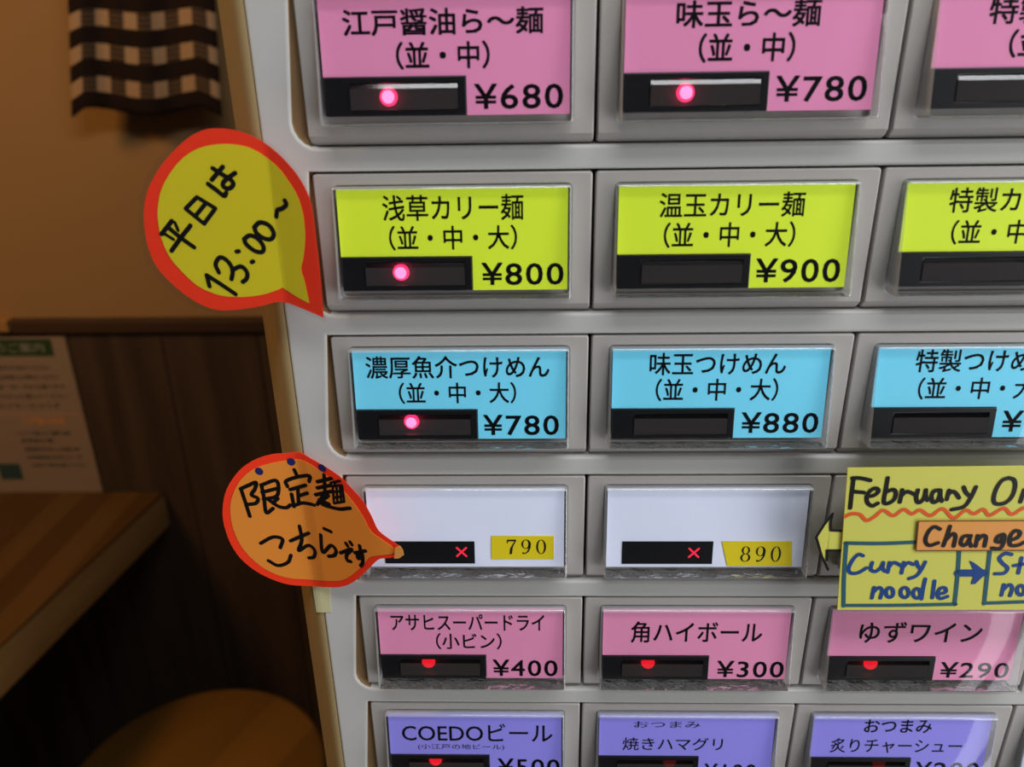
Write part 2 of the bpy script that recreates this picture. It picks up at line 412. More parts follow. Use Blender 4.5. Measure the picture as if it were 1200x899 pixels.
def lamp_mesh(kind, u, w):
    me = LED.copy()
    for v in me.vertices: v.co = card_pt(u+v.co.x, w+v.co.y, v.co.z-.0022)
    me.materials.append(M[kind]); me.materials.append(M['led_core' if kind == 'led' else kind]); return shade(me, 60)

def serif_digits(s):
    """upright digits with thick and thin strokes, unit height, as one flat mesh"""
    bm = bmesh.new(); x = 0
    def ell(cx, cy, rx, ry, n=28): return [(cx+rx*math.cos(2*math.pi*k/n), cy+ry*math.sin(2*math.pi*k/n)) for k in range(n)]
    for ch in s:
        L = []
        if ch == '0': L = [ell(x+.3, .5, .29, .5), ell(x+.3, .5, .17, .455)]
        if ch == '8': L = [ell(x+.3, .745, .24, .255), ell(x+.3, .745, .13, .215)]; L2 = [ell(x+.3, .27, .29, .27), ell(x+.3, .27, .165, .225)]
        if ch == '9': L = [ell(x+.29, .68, .28, .32), ell(x+.27, .68, .15, .28)]; L2 = [[(x+.46, .72), (x+.57, .70), (x+.55, .42), (x+.42, .14), (x+.22, 0), (x+.09, .01), (x+.05, .10), (x+.12, .14), (x+.2, .07), (x+.33, .17), (x+.43, .38)]]
        if ch == '7': L = [[(x+.04, 1), (x+.58, 1), (x+.58, .93), (x+.38, .5), (x+.32, 0), (x+.17, 0), (x+.22, .4), (x+.48, .88), (x+.12, .88), (x+.07, .74), (x+.03, .74)]]
        for loops in ([L, L2] if ch in '89' else [L]):
            me = curve_mesh(loops, 0.); bm.from_mesh(me); bpy.data.meshes.remove(me)
        x += .86
    me = bpy.data.meshes.new('t'); bm.to_mesh(me); bm.free(); return me

def letter(name, s, box, org, key, weight=0., mt='ink', lift=.00006, me=None):
    me = me or text_mesh(s, weight)
    x0, y0, x1, y1 = box; cx, cy = (x0+x1)/2, (y0+y1)/2
    ul = px_on_card(x0, cy, org)[0]; ur = px_on_card(x1, cy, org)[0]
    wt = px_on_card(cx, y0, org)[1]; wb = px_on_card(cx, y1, org)[1]
    fit(me, ul, ur, wb, wt)
    for v in me.vertices: v.co.z = 0
    return link(name, to_card(me, lift), M[mt], key)

KEYS = [
 # row, col, card, lamp kind, lettering lines [(text, box, weight)], price (text, box), label
 (0, 0, 'pink', 'led', [('江戸醤油ら〜麺', (401, 9, 637, 41), .017), ('（並・中）', (464, 48, 574, 81), .017)], ('¥680', (556, 97.5, 660, 127.5)), 'pink key at the top of the edge column'),
 (0, 1, 'pink', 'led', [('味玉ら〜麺', (793, -1, 962.5, 32), .017), ('（並・中）', (819, 38, 932, 73), .017)], ('¥780', (909, 88, 1016, 119)), 'pink key priced 780'),
 (0, 2, 'pink', None, [('特製ら〜麺', (1160, -5, 1336, 27), .017), ('（並・中）', (1183, 33, 1300, 67), .017)], None, 'pink key with unlit window'),
 (1, 0, 'green', 'led', [('浅草カリー麺', (448, 228, 613.5, 258.5), .010), ('（並・中・大）', (456, 264, 606, 293), .010)], ('¥800', (564.5, 307.5, 660.5, 334)), 'yellow-green key with lit lamp'),
 (1, 1, 'green', None, [('温玉カリー麺', (773, 225, 943.5, 254.5), .010), ('（並・中・大）', (778, 260, 932, 290), .010)], ('¥900', (885.5, 302.5, 984.5, 331)), 'yellow-green key priced 900'),
 (1, 2, 'green', None, [('特製カリー麺', (1113, 219, 1287, 248.5), .010), ('（並・中・大）', (1115, 257, 1270, 286), .010)], None, 'yellow-green key at the frame edge'),
 (2, 0, 'blue', 'led', [('濃厚魚介つけめん', (428.5, 417, 644, 443.5), .010), ('（並・中・大）', (467.5, 448, 605, 473), .010)], ('¥780', (566.5, 486, 655, 510)), 'sky-blue key with lit lamp'),
 (2, 1, 'blue', None, [('味玉つけめん', (761.5, 413, 921.5, 439.5), .010), ('（並・中・大）', (768.5, 443.5, 912, 470), .010)], ('¥880', (868.5, 483, 959, 507.5)), 'sky-blue key priced 880'),
 (2, 2, 'blue', None, [('特製つけめん', (1073.5, 409, 1238, 436), .010), ('（並・中・大）', (1076, 442, 1222, 468), .010)], ('¥980', (1174, 481, 1268, 506)), 'sky-blue key at the frame edge'),
 (3, 0, 'white', 'x', [], ('790', (594, 632, 640, 649)), 'blank white key with yellow 790 sticker'),
 (3, 1, 'white', 'x', [], ('890', (867.5, 640, 915, 658)), 'blank white key with yellow 890 sticker'),
 (3, 2, 'white', None, [], None, 'white key behind the lemon sign'),
 (4, 0, 'rose', 'led_deep', [('アサヒスーパードライ', (458, 720, 638, 739), .010), ('（小ビン）', (511, 742, 588, 761), .010)], ('¥400', (577.5, 773, 653.5, 792.5)), 'rose key priced 400'),
 (4, 1, 'rose', 'led_deep', [('角ハイボール', (739.5, 728.5, 893.5, 753.5), .010)], ('¥300', (840, 774.5, 918.5, 794)), 'rose key priced 300'),
 (4, 2, 'rose', 'led_deep', [('ゆずワイン', (1007.5, 729, 1151, 753.5), .010)], ('¥290', (1101.5, 776, 1182, 794.5)), 'rose key priced 290'),
 (5, 0, 'violet', 'led_deep', [('COEDOビール', (471, 848, 647.5, 868.7), .006), ('(小江戸の地ビール)', (490, 872, 591, 879), 0.)], ('¥500', (583.5, 889, 656, 908)), 'violet key priced 500'),
 (5, 1, 'violet', 'led_dim', [('おつまみ', (743, 845.5, 821, 853), 0.), ('焼きハマグリ', (729.5, 864.5, 847, 879.5), .004)], ('¥100', (825, 895, 886, 912)), 'violet key with grilled clam lettering'),
 (5, 2, 'violet', 'led_dim', [('おつまみ', (1013, 843, 1092.5, 859), .010), ('炙りチャーシュー', (973, 865.5, 1127.5, 882.5), .004)], ('¥200', (1072, 893, 1147, 911)), 'violet key with roast pork lettering'),
 (5, 3, 'white', None, [], None, 'pale key at the frame edge'),
]
for r, c, card, lamp, lines, price, label in KEYS:
    org = Vector(((c-.5)*W, 0, row_top(r)-KH/2))
    key = link('menu_key', BZ, None, mach, org-Vector(mach.location)); key['label'] = label
    white = card == 'white'
    cm = (CRDW if white else CRD).copy(); cm.materials.append(M[card]); link('menu_card', cm, None, key)
    if white and lamp:
        L = {0: ((452, 634.5, 556, 660), (541, 646.5)), 1: ((728.5, 634.5, 836, 660.5), (813, 647.5))}[c]
        (a, b, d, e), (xx, xy) = L
        p, q = px_on_card(a, e, org); s_, t = px_on_card(d, b, org)
        link('sold_out_window', to_card(curve_mesh([[(p, q), (s_, q), (s_, t), (p, t)]], .0002), .0001), M['black'], key)
        bm = bmesh.new(); X, Y = px_on_card(xx, xy, org); k = .0014
        stroke_bm(bm, [(X-k, Y-k), (X+k, Y+k)], .0006); stroke_bm(bm, [(X-k, Y+k), (X+k, Y-k)], .0006)
        me = bpy.data.meshes.new('x'); bm.to_mesh(me); bm.free(); link('sold_out_cross', to_card(me, .00024), M['led_x'], key)
        S = {0: ((576, 628), (649, 628), (649, 655), (576, 655)), 1: ((846, 634.5), (928, 634.5), (928, 663), (852, 663))}[c]
        me = curve_mesh([[px_on_card(*pt, org) for pt in S]], .0002); link('price_sticker', to_card(me, .0001), M['price_yellow'], key)
        letter('price_lettering', '', price[1], org, key, lift=.00024, me=serif_digits(price[0]))
    if not white:
        link('lamp_window', BLK, None, key); link('window_pane', PNE, None, key); link('window_tray', TRY, None, key)
        if lamp:
            u = -.0140 if lamp != 'led_dim' else -.0045
            link('lamp', lamp_mesh(lamp, u, -.0080), None, key)
    for s, box, wgt in lines: letter('lettering', s, box, org, key, wgt)
    if price and not white: letter('price_lettering', price[0], price[1], org, key, .010)
    link('clear_cover', COV, None, key)

# ------------------------------------------------------------------ paper things stuck on the machine
def bent_sheet(name, outline, f, lift, thick, mt, parent=None, org=Vector((0, 0, 0)), step=.0012):
    """cut-out of stiff paper: outline in (x, z), bent along x as y = f(x), its own thickness"""
    bm = bmesh.new(); bm.faces.new([bm.verts.new((p[0], 0, p[1])) for p in outline])
    xs = [p[0] for p in outline]; x = min(xs)+step
    while x < max(xs):
        bmesh.ops.bisect_plane(bm, geom=bm.verts[:]+bm.edges[:]+bm.faces[:], plane_co=(x, 0, 0), plane_no=(1, 0, 0)); x += step
    bmesh.ops.triangulate(bm, faces=bm.faces[:])
    bmesh.ops.recalc_face_normals(bm, faces=bm.faces[:])
    if sum(f_.normal.y*f_.calc_area() for f_ in bm.faces) > 0: bmesh.ops.reverse_faces(bm, faces=bm.faces[:])
    r = bmesh.ops.extrude_face_region(bm, geom=bm.faces[:])
    for g in r['geom']:
        if isinstance(g, bmesh.types.BMVert): g.co.y -= thick
    for v in bm.verts: v.co.y += f(v.co.x)-lift; v.co -= org
    bmesh.ops.recalc_face_normals(bm, faces=bm.faces[:])
    me = bpy.data.meshes.new(name); bm.to_mesh(me); bm.free()
    return link(name, me, M[mt], parent, None if parent else org)
def pen(name, strokes, w, f, lift, mt, parent, org, conv, smooth=True):
    """marker strokes, given as pixels of the photograph, laid on the sheet"""
    bm = bmesh.new()
    for s in strokes:
        pts = []
        for q in s:
            p = on_sheet(*conv(q), f); pts.append((p.x, p.z))
        stroke_bm(bm, pts, w, smooth)
    for v in bm.verts:
        x, z = v.co.x, v.co.y; v.co = Vector((x, f(x)-lift-v.co.z, z))-org
    bmesh.ops.recalc_face_normals(bm, faces=bm.faces[:])
    me = bpy.data.meshes.new(name); bm.to_mesh(me); bm.free()
    return link(name, me, M[mt], parent)
def closed_smooth(pts, n=3, sharp=()):
    """closed outline through the points, rounded except at the sharp ones"""
    N = len(pts); out = []
    for i in range(N):
        a, b, c, d = (Vector(pts[(i+k-1) % N]) for k in range(4))
        if i in sharp: a = b
        if (i+1) % N in sharp: d = c
        for k in range(n):
            t = k/n; out.append(.5*((2*b)+(c-a)*t+(2*a-5*b+4*c-d)*t*t+(3*b-a-3*c+d)*t**3))
    return out
def outline(pts, conv, f): return [(p.x, p.z) for p in (on_sheet(*conv(q), f) for q in pts)]

# ---- yellow weekday balloon
xf = on_y(330, 300, -.006).x
fY = lambda x: -.0066 + (.02*(xf-x) if x < xf else .22*(xf-x))
cv = lambda q: (150+q[0]/3.456, 130+q[1]/3.456)
YO = [(330, 72), (400, 72), (470, 88), (540, 120), (600, 165), (655, 220), (700, 280), (735, 350), (750, 420), (762, 520), (776, 640), (793, 838), (720, 806), (620, 772), (540, 790), (440, 805), (360, 805), (290, 780), (220, 735), (150, 670), (105, 610), (75, 520), (65, 420), (75, 340), (110, 260), (160, 190), (230, 120), (280, 88)]
YI = [(360, 135), (430, 135), (490, 148), (550, 180), (610, 230), (655, 290), (690, 350), (712, 430), (718, 520), (710, 600), (702, 640), (716, 690), (735, 778), (690, 755), (628, 715), (560, 740), (480, 752), (400, 750), (340, 735), (280, 705), (220, 650), (170, 590), (135, 510), (122, 430), (125, 370), (140, 310), (180, 240), (230, 185), (290, 150)]
YF = [(330, 54), (400, 58), (475, 76), (548, 110), (612, 156), (665, 212), (710, 274), (742, 350), (758, 420), (770, 520), (784, 640), (803, 856), (720, 818), (620, 782), (540, 801), (440, 818), (355, 818), (285, 796), (208, 752), (135, 686), (85, 625), (54, 530), (46, 420), (56, 330), (90, 246), (140, 172), (212, 104), (266, 70)]
o0 = on_sheet(*cv((430, 440)), fY)
yb = empty('speech_balloon_notice', o0)
tag(yb, 'round yellow speech balloon notice with red border taped on machine edge', 'notice', 'handwritten balloon notices')
bent_sheet('border_paper', outline(closed_smooth(YO, 3, (11,)), cv, fY), fY, .0, .00015, 'red_paper', yb, o0)
bent_sheet('face_paper', outline(closed_smooth(YI, 3, (12, 14)), cv, fY), fY, .00016, .0001, 'yellow_paper', yb, o0)
cv2 = lambda q: (170+q[0]/4.733, 170+q[1]/4.733)
TXT = [[(352, 215), (400, 250), (440, 281), (453, 264)], [(373, 192), (400, 160), (434, 120)], [(378, 128), (430, 162), (478, 192), (492, 218), (468, 240), (438, 230), (438, 205), (468, 178), (502, 154)],
       [(95, 492), (152, 420)], [(150, 585), (200, 515), (255, 445)], [(130, 455), (200, 512), (275, 566)],
       [(345, 722), (360, 782)], [(345, 720), (430, 775), (505, 826)],
       [(412, 705), (394, 660), (418, 622), (458, 640), (488, 690), (482, 742)], [(486, 692), (535, 672), (568, 705), (565, 740), (545, 757)], [(510, 590), (522, 587)], [(594, 648), (602, 644)],
       [(552, 520), (585, 500), (630, 520), (660, 565), (650, 592), (610, 585), (565, 550), (552, 520)], [(608, 455), (640, 428), (690, 445), (716, 490), (700, 520), (660, 515), (622, 488), (608, 455)],
       [(730, 396), (736, 360), (760, 352), (785, 330), (777, 306)]]
pen('handwriting', TXT, .00115, fY, .0003, 'marker', yb, o0, cv2)
pen('handwriting', [[(116, 494), (160, 522)], [(168, 428), (186, 472)]], .00085, fY, .0003, 'marker', yb, o0, cv2)
pen('handwriting', [[(290, 288), (228, 352), (330, 435), (393, 350), (290, 288)], [(341, 320), (281, 394)]], .00105, fY, .0003, 'marker', yb, o0, cv2, smooth=False)
bent_sheet('laminate_film', outline(closed_smooth(YF, 3, (11,)), cv, fY), fY, .00034, .0001, 'film', yb, o0)

# ---- orange limited-noodle balloon
xo = on_y(362, 610, 0).x
def soft(x, a=.0015): return a*math.log(1+math.exp(max(-60, min(60, x/a))))
fO = lambda x: -.0008-.05*(x-xo)-.37*soft(x-xo)+.20*soft(x-xo-.024)
cw = lambda q: (260+q[0]/4.9957, 520+q[1]/4.9957)
OO = [(370, 55), (455, 50), (520, 85), (600, 130), (690, 190), (760, 260), (830, 340), (880, 430), (920, 510), (1000, 570), (1048, 612), (1010, 662), (930, 672), (890, 700), (830, 760), (760, 815), (690, 838), (600, 838), (520, 832), (400, 825), (300, 795), (200, 745), (110, 670), (50, 580), (15, 480), (5, 390), (20, 290), (60, 210), (120, 140), (200, 90), (290, 62)]
OI = [(390, 95), (460, 92), (540, 132), (620, 190), (700, 260), (770, 340), (830, 430), (875, 512), (940, 560), (1005, 607), (1012, 638), (940, 650), (868, 662), (830, 705), (770, 760), (700, 798), (600, 800), (500, 792), (400, 785), (300, 755), (210, 700), (130, 620), (80, 530), (55, 440), (52, 350), (80, 260), (130, 190), (200, 140), (300, 110)]
o1 = on_sheet(*cw((450, 450)), fO)
ob = empty('speech_balloon_notice', o1)
tag(ob, 'orange speech balloon notice with red border pointing at blank white key', 'notice', 'handwritten balloon notices')
bent_sheet('border_paper', outline(closed_smooth(OO, 3), cw, fO), fO, .0, .00015, 'red_paper', ob, o1)
bent_sheet('face_paper', outline(closed_smooth(OI, 3), cw, fO), fO, .00016, .0001, 'orange_paper', ob, o1)
tipo = [(1018, 600), (1045, 590), (1062, 615), (1068, 642), (1040, 662), (1010, 664)]
bent_sheet('tail_tip', outline(tipo, cw, fO), fO, .0006, .0002, 'tag_paper', ob, o1)
TXO = [[(115, 265), (140, 340), (166, 422)], [(112, 262), (160, 240), (202, 224), (196, 262), (176, 296), (214, 318), (200, 346), (160, 352)],
       [(232, 240), (322, 214), (326, 300), (246, 322)], [(238, 282), (322, 260)], [(234, 240), (250, 320), (262, 400), (302, 376)], [(272, 322), (330, 362), (378, 372), (402, 356)], [(330, 318), (300, 345)],
       [(426, 150), (440, 182)], [(386, 248), (384, 212), (510, 184), (512, 218)], [(402, 266), (492, 240)], [(446, 252), (452, 350)], [(455, 302), (502, 286)], [(410, 292), (424, 365)], [(420, 362), (472, 344), (542, 356)],
       [(560, 220), (642, 200)], [(600, 180), (606, 300)], [(560, 256), (642, 240)], [(550, 296), (642, 276)], [(596, 300), (560, 352)], [(572, 326), (630, 350)], [(625, 300), (580, 345), (680, 378), (752, 374)],
       [(230, 580), (300, 544), (356, 556), (344, 606)], [(275, 682), (330, 710), (388, 692), (406, 650)],
       [(404, 566), (510, 520)], [(456, 480), (470, 560), (452, 622), (508, 592), (546, 622), (540, 660), (512, 666)],
       [(600, 494), (640, 512)], [(580, 530), (592, 632), (640, 592), (670, 622), (660, 650), (626, 656)],
       [(696, 636), (762, 614), (732, 648), (736, 680), (756, 686)], [(728, 580), (738, 596)], [(752, 572), (762, 588)],
       [(780, 636), (842, 624)], [(808, 594), (816, 656), (798, 668), (798, 644), (822, 640), (826, 690), (814, 712)]]
TXM = [[(638, 226), (692, 214)], [(668, 222), (660, 244)], [(650, 246), (658, 346)], [(650, 246), (704, 240), (718, 336), (658, 346)], [(672, 250), (678, 338)], [(692, 246), (700, 334)], [(656, 280), (708, 274)], [(658, 312), (712, 306)]]
pen('handwriting', TXM, .0008, fO, .0003, 'marker', ob, o1, cw, False)
pen('handwriting', TXO, .00118, fO, .0003, 'marker', ob, o1, cw)
pen('navy_dot', [[(219, 158), (221, 160)], [(406, 104), (409, 103)], [(586, 139), (589, 140)]], .0024, fO, .0003, 'navy', ob, o1, cw)
bent_sheet('clear_tape', outline([(440, 48), (488, 60), (612, 838), (545, 832)], cw, fO), fO, .0005, .00005, 'tape', ob, o1)
# pale tape below the balloon
fT = lambda x: -.0001 if x > FX0 else -.0001+.0105*(1-math.sqrt(max(0, 1-((FX0-x)/.0092)**2)))
mk = bent_sheet('masking_tape', outline([(366, 684), (386, 684), (388, 717), (371, 717)], lambda q: q, fT), fT, .0, .0002, 'masking', None, on_y(377, 700, 0), .001)
tag(mk, 'small piece of pale masking tape below the orange balloon', 'tape')

# ---- lemon February sign
ys = -.0115
fS = lambda x: ys-.02*(x-.08)
cs = lambda q: (940+q[0]/4.615, 540+q[1]/4.615)
o2 = on_sheet(1100, 630, fS)
sg = empty('handwritten_menu_sign', o2)
tag(sg, 'lemon yellow handwritten February menu sign with arrow pointing at white key', 'sign')
bent_sheet('sign_card', outline([(244, 37), (1750, 20), (1760, 800), (188, 802)], cs, fS), fS, 0, .0004, 'sign_paper', sg, o2, .02)
bent_sheet('arrow_card', outline([(163, 292), (118, 350), (77, 415), (104, 510), (130, 575), (136, 486), (235, 486), (240, 380), (156, 380)], cs, fS), fS, -.0005, .0003, 'sign_paper', sg, o2, .01)
pen('arrow_outline', [[(166, 288), (118, 350), (77, 415), (104, 510), (140, 590)], [(164, 290), (154, 340), (155, 378), (212, 380)], [(134, 540), (136, 487), (206, 486)]], .00075, fS, -.0001, 'marker', sg, o2, cs, False)
c2 = lambda q: ((q[0]/9.2308+980-940)*4.615, (q[1]/9.2308+545-540)*4.615)
c3 = lambda q: ((q[0]/9.2308+1070-940)*4.615, (q[1]/9.2308+545-540)*4.615)
F2 = [[(182, 130), (162, 290), (144, 455)], [(168, 132), (250, 132), (362, 156)], [(185, 278), (292, 288)],
      [(322, 332), (400, 318), (448, 278), (436, 245), (386, 250), (330, 310), (328, 390), (380, 432), (442, 404)],
      [(550, 130), (528, 260), (508, 392), (560, 402), (620, 360), (638, 290), (610, 256), (545, 275)],
      [(706, 260), (680, 390)], [(695, 325), (755, 278), (842, 308)],
      [(876, 262), (858, 330), (872, 392), (915, 382), (948, 330), (962, 260)], [(962, 265), (962, 330), (978, 372)],
      [(1105, 262), (1050, 272), (1022, 330), (1040, 392), (1085, 375), (1112, 320), (1118, 262), (1118, 330), (1134, 380)]]
F3 = [[(382, 265), (356, 362)], [(368, 315), (412, 276), (455, 295), (488, 345)], [(540, 230), (560, 280), (592, 318)], [(672, 228), (612, 350), (540, 440), (410, 472)],
      [(1022, 130), (1080, 150), (1094, 220), (1060, 330), (985, 400), (890, 410), (862, 360), (890, 250), (950, 160), (1022, 130)],
      [(1192, 260), (1152, 388)], [(1172, 330), (1225, 272), (1268, 300), (1252, 392)]]
pen('handwriting', [[c2(q) for q in s] for s in F2]+[[c3(q) for q in s] for s in F3], .00118, fS, .0005, 'marker', sg, o2, cs)
pen('wavy_underline', [[(230, 297), (262, 282), (310, 286), (345, 318), (390, 296), (435, 263), (490, 292), (545, 258), (590, 282), (635, 262), (690, 292), (755, 255), (815, 305), (880, 263), (925, 282), (975, 258), (1010, 290), (1085, 252), (1130, 285), (1200, 250), (1270, 285), (1340, 250)]], .00105, fS, .0005, 'vermilion', sg, o2, cs)
pen('teal_box', [[(232, 440), (420, 442), (640, 434)], [(236, 440), (224, 620), (221, 780)], [(219, 777), (520, 776), (826, 770)], [(846, 470), (836, 620), (820, 772)], [(1012, 470), (998, 600), (980, 768)], [(978, 765), (1200, 757), (1400, 752)]], .00115, fS, .0005, 'teal', sg, o2, cs)
pen('blue_arrow', [[(840, 602), (975, 602)]], .0024, fS, .00052, 'blue_ink', sg, o2, cs)
bent_sheet('blue_arrow_head', outline([(900, 535), (925, 545), (995, 598), (932, 660), (908, 662), (928, 602)], cs, fS), fS, .0005, .00005, 'blue_ink', sg, o2, .05)
circ = lambda x, y, a, b: [(x+a*math.cos(t*math.pi/5), y+b*math.sin(t*math.pi/5)) for t in range(11)]
BL = [[(326, 508), (300, 502), (268, 535), (248, 580), (262, 602), (300, 600), (346, 574)], [(376, 545), (368, 580), (390, 594), (420, 575), (436, 545)], [(436, 548), (432, 575), (444, 592)], [(470, 545), (460, 597)], [(466, 570), (492, 545), (532, 562)], [(546, 545), (534, 602)], [(540, 572), (568, 546), (598, 556)], [(615, 540), (622, 562), (636, 580)], [(662, 542), (640, 585), (612, 618), (574, 632)],
      [(386, 680), (374, 737)], [(380, 708), (412, 680), (430, 698), (420, 737)], circ(470, 707, 20, 26), circ(551, 707, 22, 27), circ(617, 712, 20, 26), [(662, 634), (650, 690), (642, 742)], [(712, 645), (700, 736)], [(733, 716), (772, 704), (768, 682), (742, 686), (728, 716), (742, 740), (782, 728)],
      [(1128, 502), (1095, 496), (1062, 520), (1080, 550), (1106, 575), (1088, 602), (1038, 606)], [(1182, 520), (1164, 602)], [(1140, 562), (1212, 550)],
      [(1087, 665), (1073, 722)], [(1080, 695), (1116, 665), (1132, 685), (1120, 724)], circ(1178, 695, 20, 26)]
pen('blue_handwriting', BL, .00112, fS, .0005, 'blue_ink', sg, o2, cs)
bent_sheet('orange_tag', outline([(622, 317), (1500, 313), (1500, 474), (608, 477)], cs, fS), fS, .0006, .0002, 'tag_paper', sg, o2, .02)
pen('tag_border', [[(622, 317), (1500, 313)], [(622, 317), (608, 477)], [(608, 477), (1500, 474)]], .0003, fS, .0009, 'tag_edge', sg, o2, cs, False)
CHG = [[(738, 360), (705, 348), (672, 380), (660, 425), (682, 448), (728, 434)], [(792, 345), (775, 400), (756, 450)], [(768, 420), (806, 385), (822, 400), (812, 452)], [(890, 395), (862, 402), (850, 436), (870, 448), (894, 420), (904, 395), (896, 425), (906, 452)],
       [(942, 395), (930, 452)], [(936, 424), (968, 394), (986, 406), (978, 452)], [(1080, 388), (1052, 398), (1040, 424), (1062, 428), (1084, 392), (1080, 435), (1060, 465), (1018, 462)], [(1116, 422), (1160, 402), (1168, 376), (1140, 370), (1114, 405), (1118, 446), (1160, 446), (1192, 430)]]
pen('tag_handwriting', CHG, .00112, fS, .00092, 'marker', sg, o2, cs)

# ------------------------------------------------------------------ behind the machine
# ---- table fixed along the wall
tb = empty('side_table', (-.95, .70, 0))
tag(tb, 'laminated wooden side table standing against the dark panelled wall', 'table')
def tpart(name, bm, mt, smooth=None):
    o = from_bm(name, bm, M[mt], tb, smooth=smooth); o.location = -Vector(tb.location); return o
def slab(pts, z0, z1, bev):
    me = curve_mesh([pts], z1-z0, bev, 2); bm = bmesh.new(); bm.from_mesh(me); bpy.data.meshes.remove(me)
    for v in bm.verts: v.co.z += (z0+z1)/2
    return bm
yb_ = WALL_Y-.0135
tpart('tabletop', slab([(-1.55, .22), (-.728, .22), (-.6365, yb_), (-1.55, yb_)], .7155, .72, .001), 'table', 40)
tpart('edge_band', slab([(-1.55, .2205), (-.7285, .2205), (-.637, yb_), (-1.55, yb_)], .655, .7155, .001), 'tedge', 40)
for lx, ly in ((-1.50, .27), (-1.50, .90), (-1.12, .90), (-1.12, .27)):
    tpart('leg', box_bm(lx-.025, lx+.025, ly-.025, ly+.025, 0, .657, .002), 'stool_leg')

# ---- notice sheet standing on the table against the wall
nx0, nx1, nz0, nz1 = -.945, -.7395, .7205, .9975
ny = WALL_Y-.0145
nt_ = empty('printed_notice', (-.84, ny, nz0))
tag(nt_, 'printed notice sheet with green heading propped on the side table', 'notice')
def npart(name, bm, mt):
    o = from_bm(name, bm, M[mt], nt_); o.location = -Vector(nt_.location); return o
npart('sheet', box_bm(nx0, nx1, ny, ny+.0012, nz0, nz1), 'paper')
npart('heading_band', box_bm(nx0+.01, -.7625, ny-.0004, ny, .966, .994), 'notice_green')
npart('sheet_frame_line', box_bm(-.93, -.7485, ny-.0003, ny, .8650, .8656), 'notice_orange')
def ntext(name, s, x0, x1, z0, z1, mt, w=0.):
    me = fit(text_mesh(s, w), x0, x1, z0, z1)
    for v in me.vertices: v.co = Vector((v.co.x, ny-.0006, v.co.y))
    o = link(name, me, M[mt], nt_); o.location = -Vector(nt_.location); return o
ntext('heading_lettering', '券売機のご案内', -.918, -.776, .972, .988, 'notice_pale')
rows = [('お食事の前に食券をお求めください', -.925, -.7735, .943), ('メニューの詳細は店員にお尋ねください', -.925, -.7630, .927), ('麺の大盛りは並・中・大から選べます', -.925, -.7585, .9105),
        ('食券はテーブルの上に置いてください', -.925, -.7570, .894), ('お水はセルフサービスです', -.925, -.7740, .877)]
for s, a, b, z in rows: ntext('lettering', s, a, b, z, z+.0072, 'notice_ink')
ntext('subheading_lettering', '江戸麺の特長', -.842, -.772, .8475, .859, 'notice_orange')
rows = [('じっくり煮込んだ濃厚な旨み', -.855, -.7665, .8280), ('自家製の麺', -.853, -.8000, .8145), ('国産素材を使った特製の味', -.851, -.7600, .7985), ('化学調味料を控えた一杯', -.850, -.7590, .7835), ('お好みで味をお選びください', -.848, -.7535, .7690)]
for s, a, b, z in rows: ntext('lettering', s, a, b, z, z+.0075, 'notice_ink')
npart('teal_patch', box_bm(-.905, -.868, ny-.0003, ny, .745, .775), 'notice_teal')
bm = bmesh.new()
for a, b, c, d in ((-.93, -.7475, .8335+.0315, .8345+.0315), (-.7485, -.7475, .735, .866)): join_bm(bm, box_bm(a, b, ny-.0003, ny, c, d))

# ---- plaid cloth hanging on the wall
plaid = bpy.data.materials.new('plaid_cotton'); plaid.use_nodes = True
nt = plaid.node_tree; b = nt.nodes['Principled BSDF']; b.inputs['Roughness'].default_value = .9; b.inputs['Specular IOR Level'].default_value = .1
uv = nt.nodes.new('ShaderNodeUVMap'); sx = nt.nodes.new('ShaderNodeSeparateXYZ'); nt.links.new(uv.outputs[0], sx.inputs[0])
def band(sock, period, lo, hi):
    a = nt.nodes.new('ShaderNodeMath'); a.operation = 'DIVIDE'; a.inputs[1].default_value = period; nt.links.new(sock, a.inputs[0])
    fr = nt.nodes.new('ShaderNodeMath'); fr.operation = 'FRACT'; nt.links.new(a.outputs[0], fr.inputs[0])
    g = nt.nodes.new('ShaderNodeMath'); g.operation = 'GREATER_THAN'; g.inputs[1].default_value = lo; nt.links.new(fr.outputs[0], g.inputs[0])
    l = nt.nodes.new('ShaderNodeMath'); l.operation = 'LESS_THAN'; l.inputs[1].default_value = hi; nt.links.new(fr.outputs[0], l.inputs[0])
    mm = nt.nodes.new('ShaderNodeMath'); mm.operation = 'MULTIPLY'; nt.links.new(g.outputs[0], mm.inputs[0]); nt.links.new(l.outputs[0], mm.inputs[1]); return mm.outputs[0]
def op(o_, a, b_):
    n = nt.nodes.new('ShaderNodeMath'); n.operation = o_
    for i, s in enumerate((a, b_)):
        if isinstance(s, float): n.inputs[i].default_value = s
        else: nt.links.new(s, n.inputs[i])
    return n.outputs[0]
vb = band(sx.outputs[0], .0375, .48, 1.0); hb = band(sx.outputs[1], .042, .0, .52)
thin = op('MULTIPLY', band(sx.outputs[1], .0064, .0, .55), .9)
dark = op('MAXIMUM', hb, op('MULTIPLY', vb, op('ADD', op('MULTIPLY', thin, .25), .72)))
mx = nt.nodes.new('ShaderNodeMix'); mx.data_type = 'RGBA'; mx.inputs['A'].default_value = (.33, .215, .12, 1); mx.inputs['B'].default_value = (.014, .008, .006, 1)
nt.links.new(dark, mx.inputs['Factor']); nt.links.new(mx.outputs['Result'], b.inputs['Base Color'])
bm = bmesh.new(); uvl = bm.loops.layers.uv.new('UVMap'); NX, NZ = 48, 40
grid = []
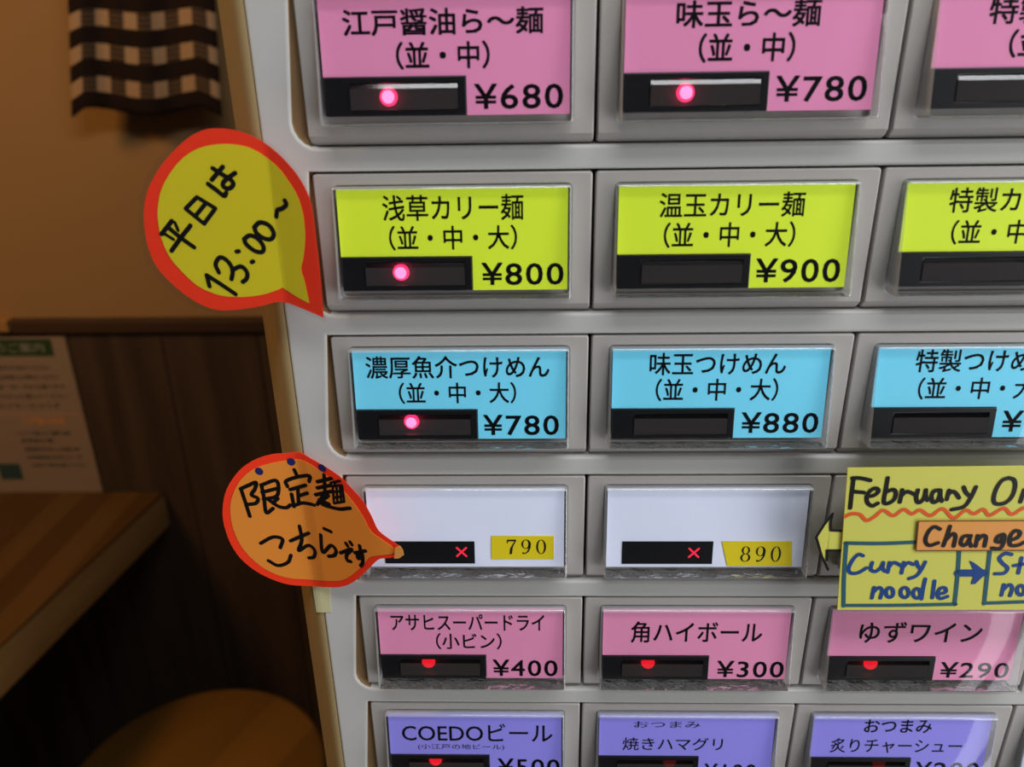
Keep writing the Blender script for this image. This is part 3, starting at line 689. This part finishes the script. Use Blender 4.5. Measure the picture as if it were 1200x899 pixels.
for i in range(NX+1):
    s = i/NX; col_ = []
    for j in range(NZ+1):
        t = j/NZ
        xb = -.6545+.2110*s; xt = -.625+.196*s
        zb = 1.326+.003*math.sin(9*s)-.010*max(0, 1-s/.10)-.014*max(0, (s-.86)/.14)
        z = zb+(1.60-zb)*t
        xx = xb+(xt-xb)*min(1, t*1.9)
        yy = WALL_Y-.004-.046*(1-t**3)-.007*math.sin(s*15+.6*math.sin(4*t))-.012*math.exp(-((s-.36+.08*t)/.05)**2)*(.4+t)
        z += .006*math.sin(s*7+1)*(1-t)*.5
        kk = (yy-CAM.y)/(WALL_Y-.012-CAM.y); xx = CAM.x+(xx-CAM.x)*kk; z = CAM.z+(z-CAM.z)*kk
        col_.append((bm.verts.new((xx, yy, z)), (s*.2, t*.274)))
    grid.append(col_)
for i in range(NX):
    for j in range(NZ):
        q = (grid[i][j], grid[i+1][j], grid[i+1][j+1], grid[i][j+1])
        f = bm.faces.new([v for v, _ in q])
        for lp, (_, u) in zip(f.loops, q): lp[uvl].uv = u
bmesh.ops.recalc_face_normals(bm, faces=bm.faces[:])
if sum(f.normal.y for f in bm.faces) > 0: bmesh.ops.reverse_faces(bm, faces=bm.faces[:])
cl = from_bm('plaid_cloth', bm, plaid, smooth=60)
sd = cl.modifiers.new('thickness', 'SOLIDIFY'); sd.thickness = .002; sd.offset = -1
tag(cl, 'dark brown and cream plaid cloth hanging on the tan wall', 'cloth')

# ---- round stool
SX, SY, SR = -.4975, .607, .184
st = empty('round_stool', (SX, SY, 0))
tag(st, 'round wooden stool beside the side table near the machine', 'stool')
bm = bmesh.new(); prof = [(0, .418), (SR-.012, .418), (SR-.004, .421), (SR, .428), (SR, .440), (SR-.003, .4465), (SR-.010, .450), (0, .450)]
N = 72; rings = []
for r_, z in prof:
    rings.append([bm.verts.new((0, 0, z))] if r_ == 0 else [bm.verts.new((r_*math.cos(2*math.pi*k/N), r_*math.sin(2*math.pi*k/N), z)) for k in range(N)])
for a, c in zip(rings, rings[1:]):
    for k in range(N):
        k2 = (k+1) % N
        vs = [a[0] if len(a) == 1 else a[k], c[0] if len(c) == 1 else c[k]] + ([] if len(c) == 1 else [c[k2]]) + ([] if len(a) == 1 else [a[k2]])
        bm.faces.new(vs)
bmesh.ops.recalc_face_normals(bm, faces=bm.faces[:])
seat = from_bm('seat', bm, M['stool'], st, smooth=40); seat.rotation_euler.z = math.radians(-24)
for k in range(4):
    a = math.radians(45+90*k); bm = bmesh.new()
    top = Vector((.105*math.cos(a), .105*math.sin(a), .420)); bot = Vector((.150*math.cos(a), .150*math.sin(a), 0))
    r0 = [bm.verts.new(bot+Vector((.015*math.cos(t*math.pi/8), .015*math.sin(t*math.pi/8), 0))) for t in range(16)]
    r1 = [bm.verts.new(top+Vector((.017*math.cos(t*math.pi/8), .017*math.sin(t*math.pi/8), 0))) for t in range(16)]
    for t in range(16): bm.faces.new((r0[t], r0[(t+1) % 16], r1[(t+1) % 16], r1[t]))
    bm.faces.new(r0[::-1]); bm.faces.new(r1)
    from_bm('leg', bm, M['stool_leg'], st, smooth=40)
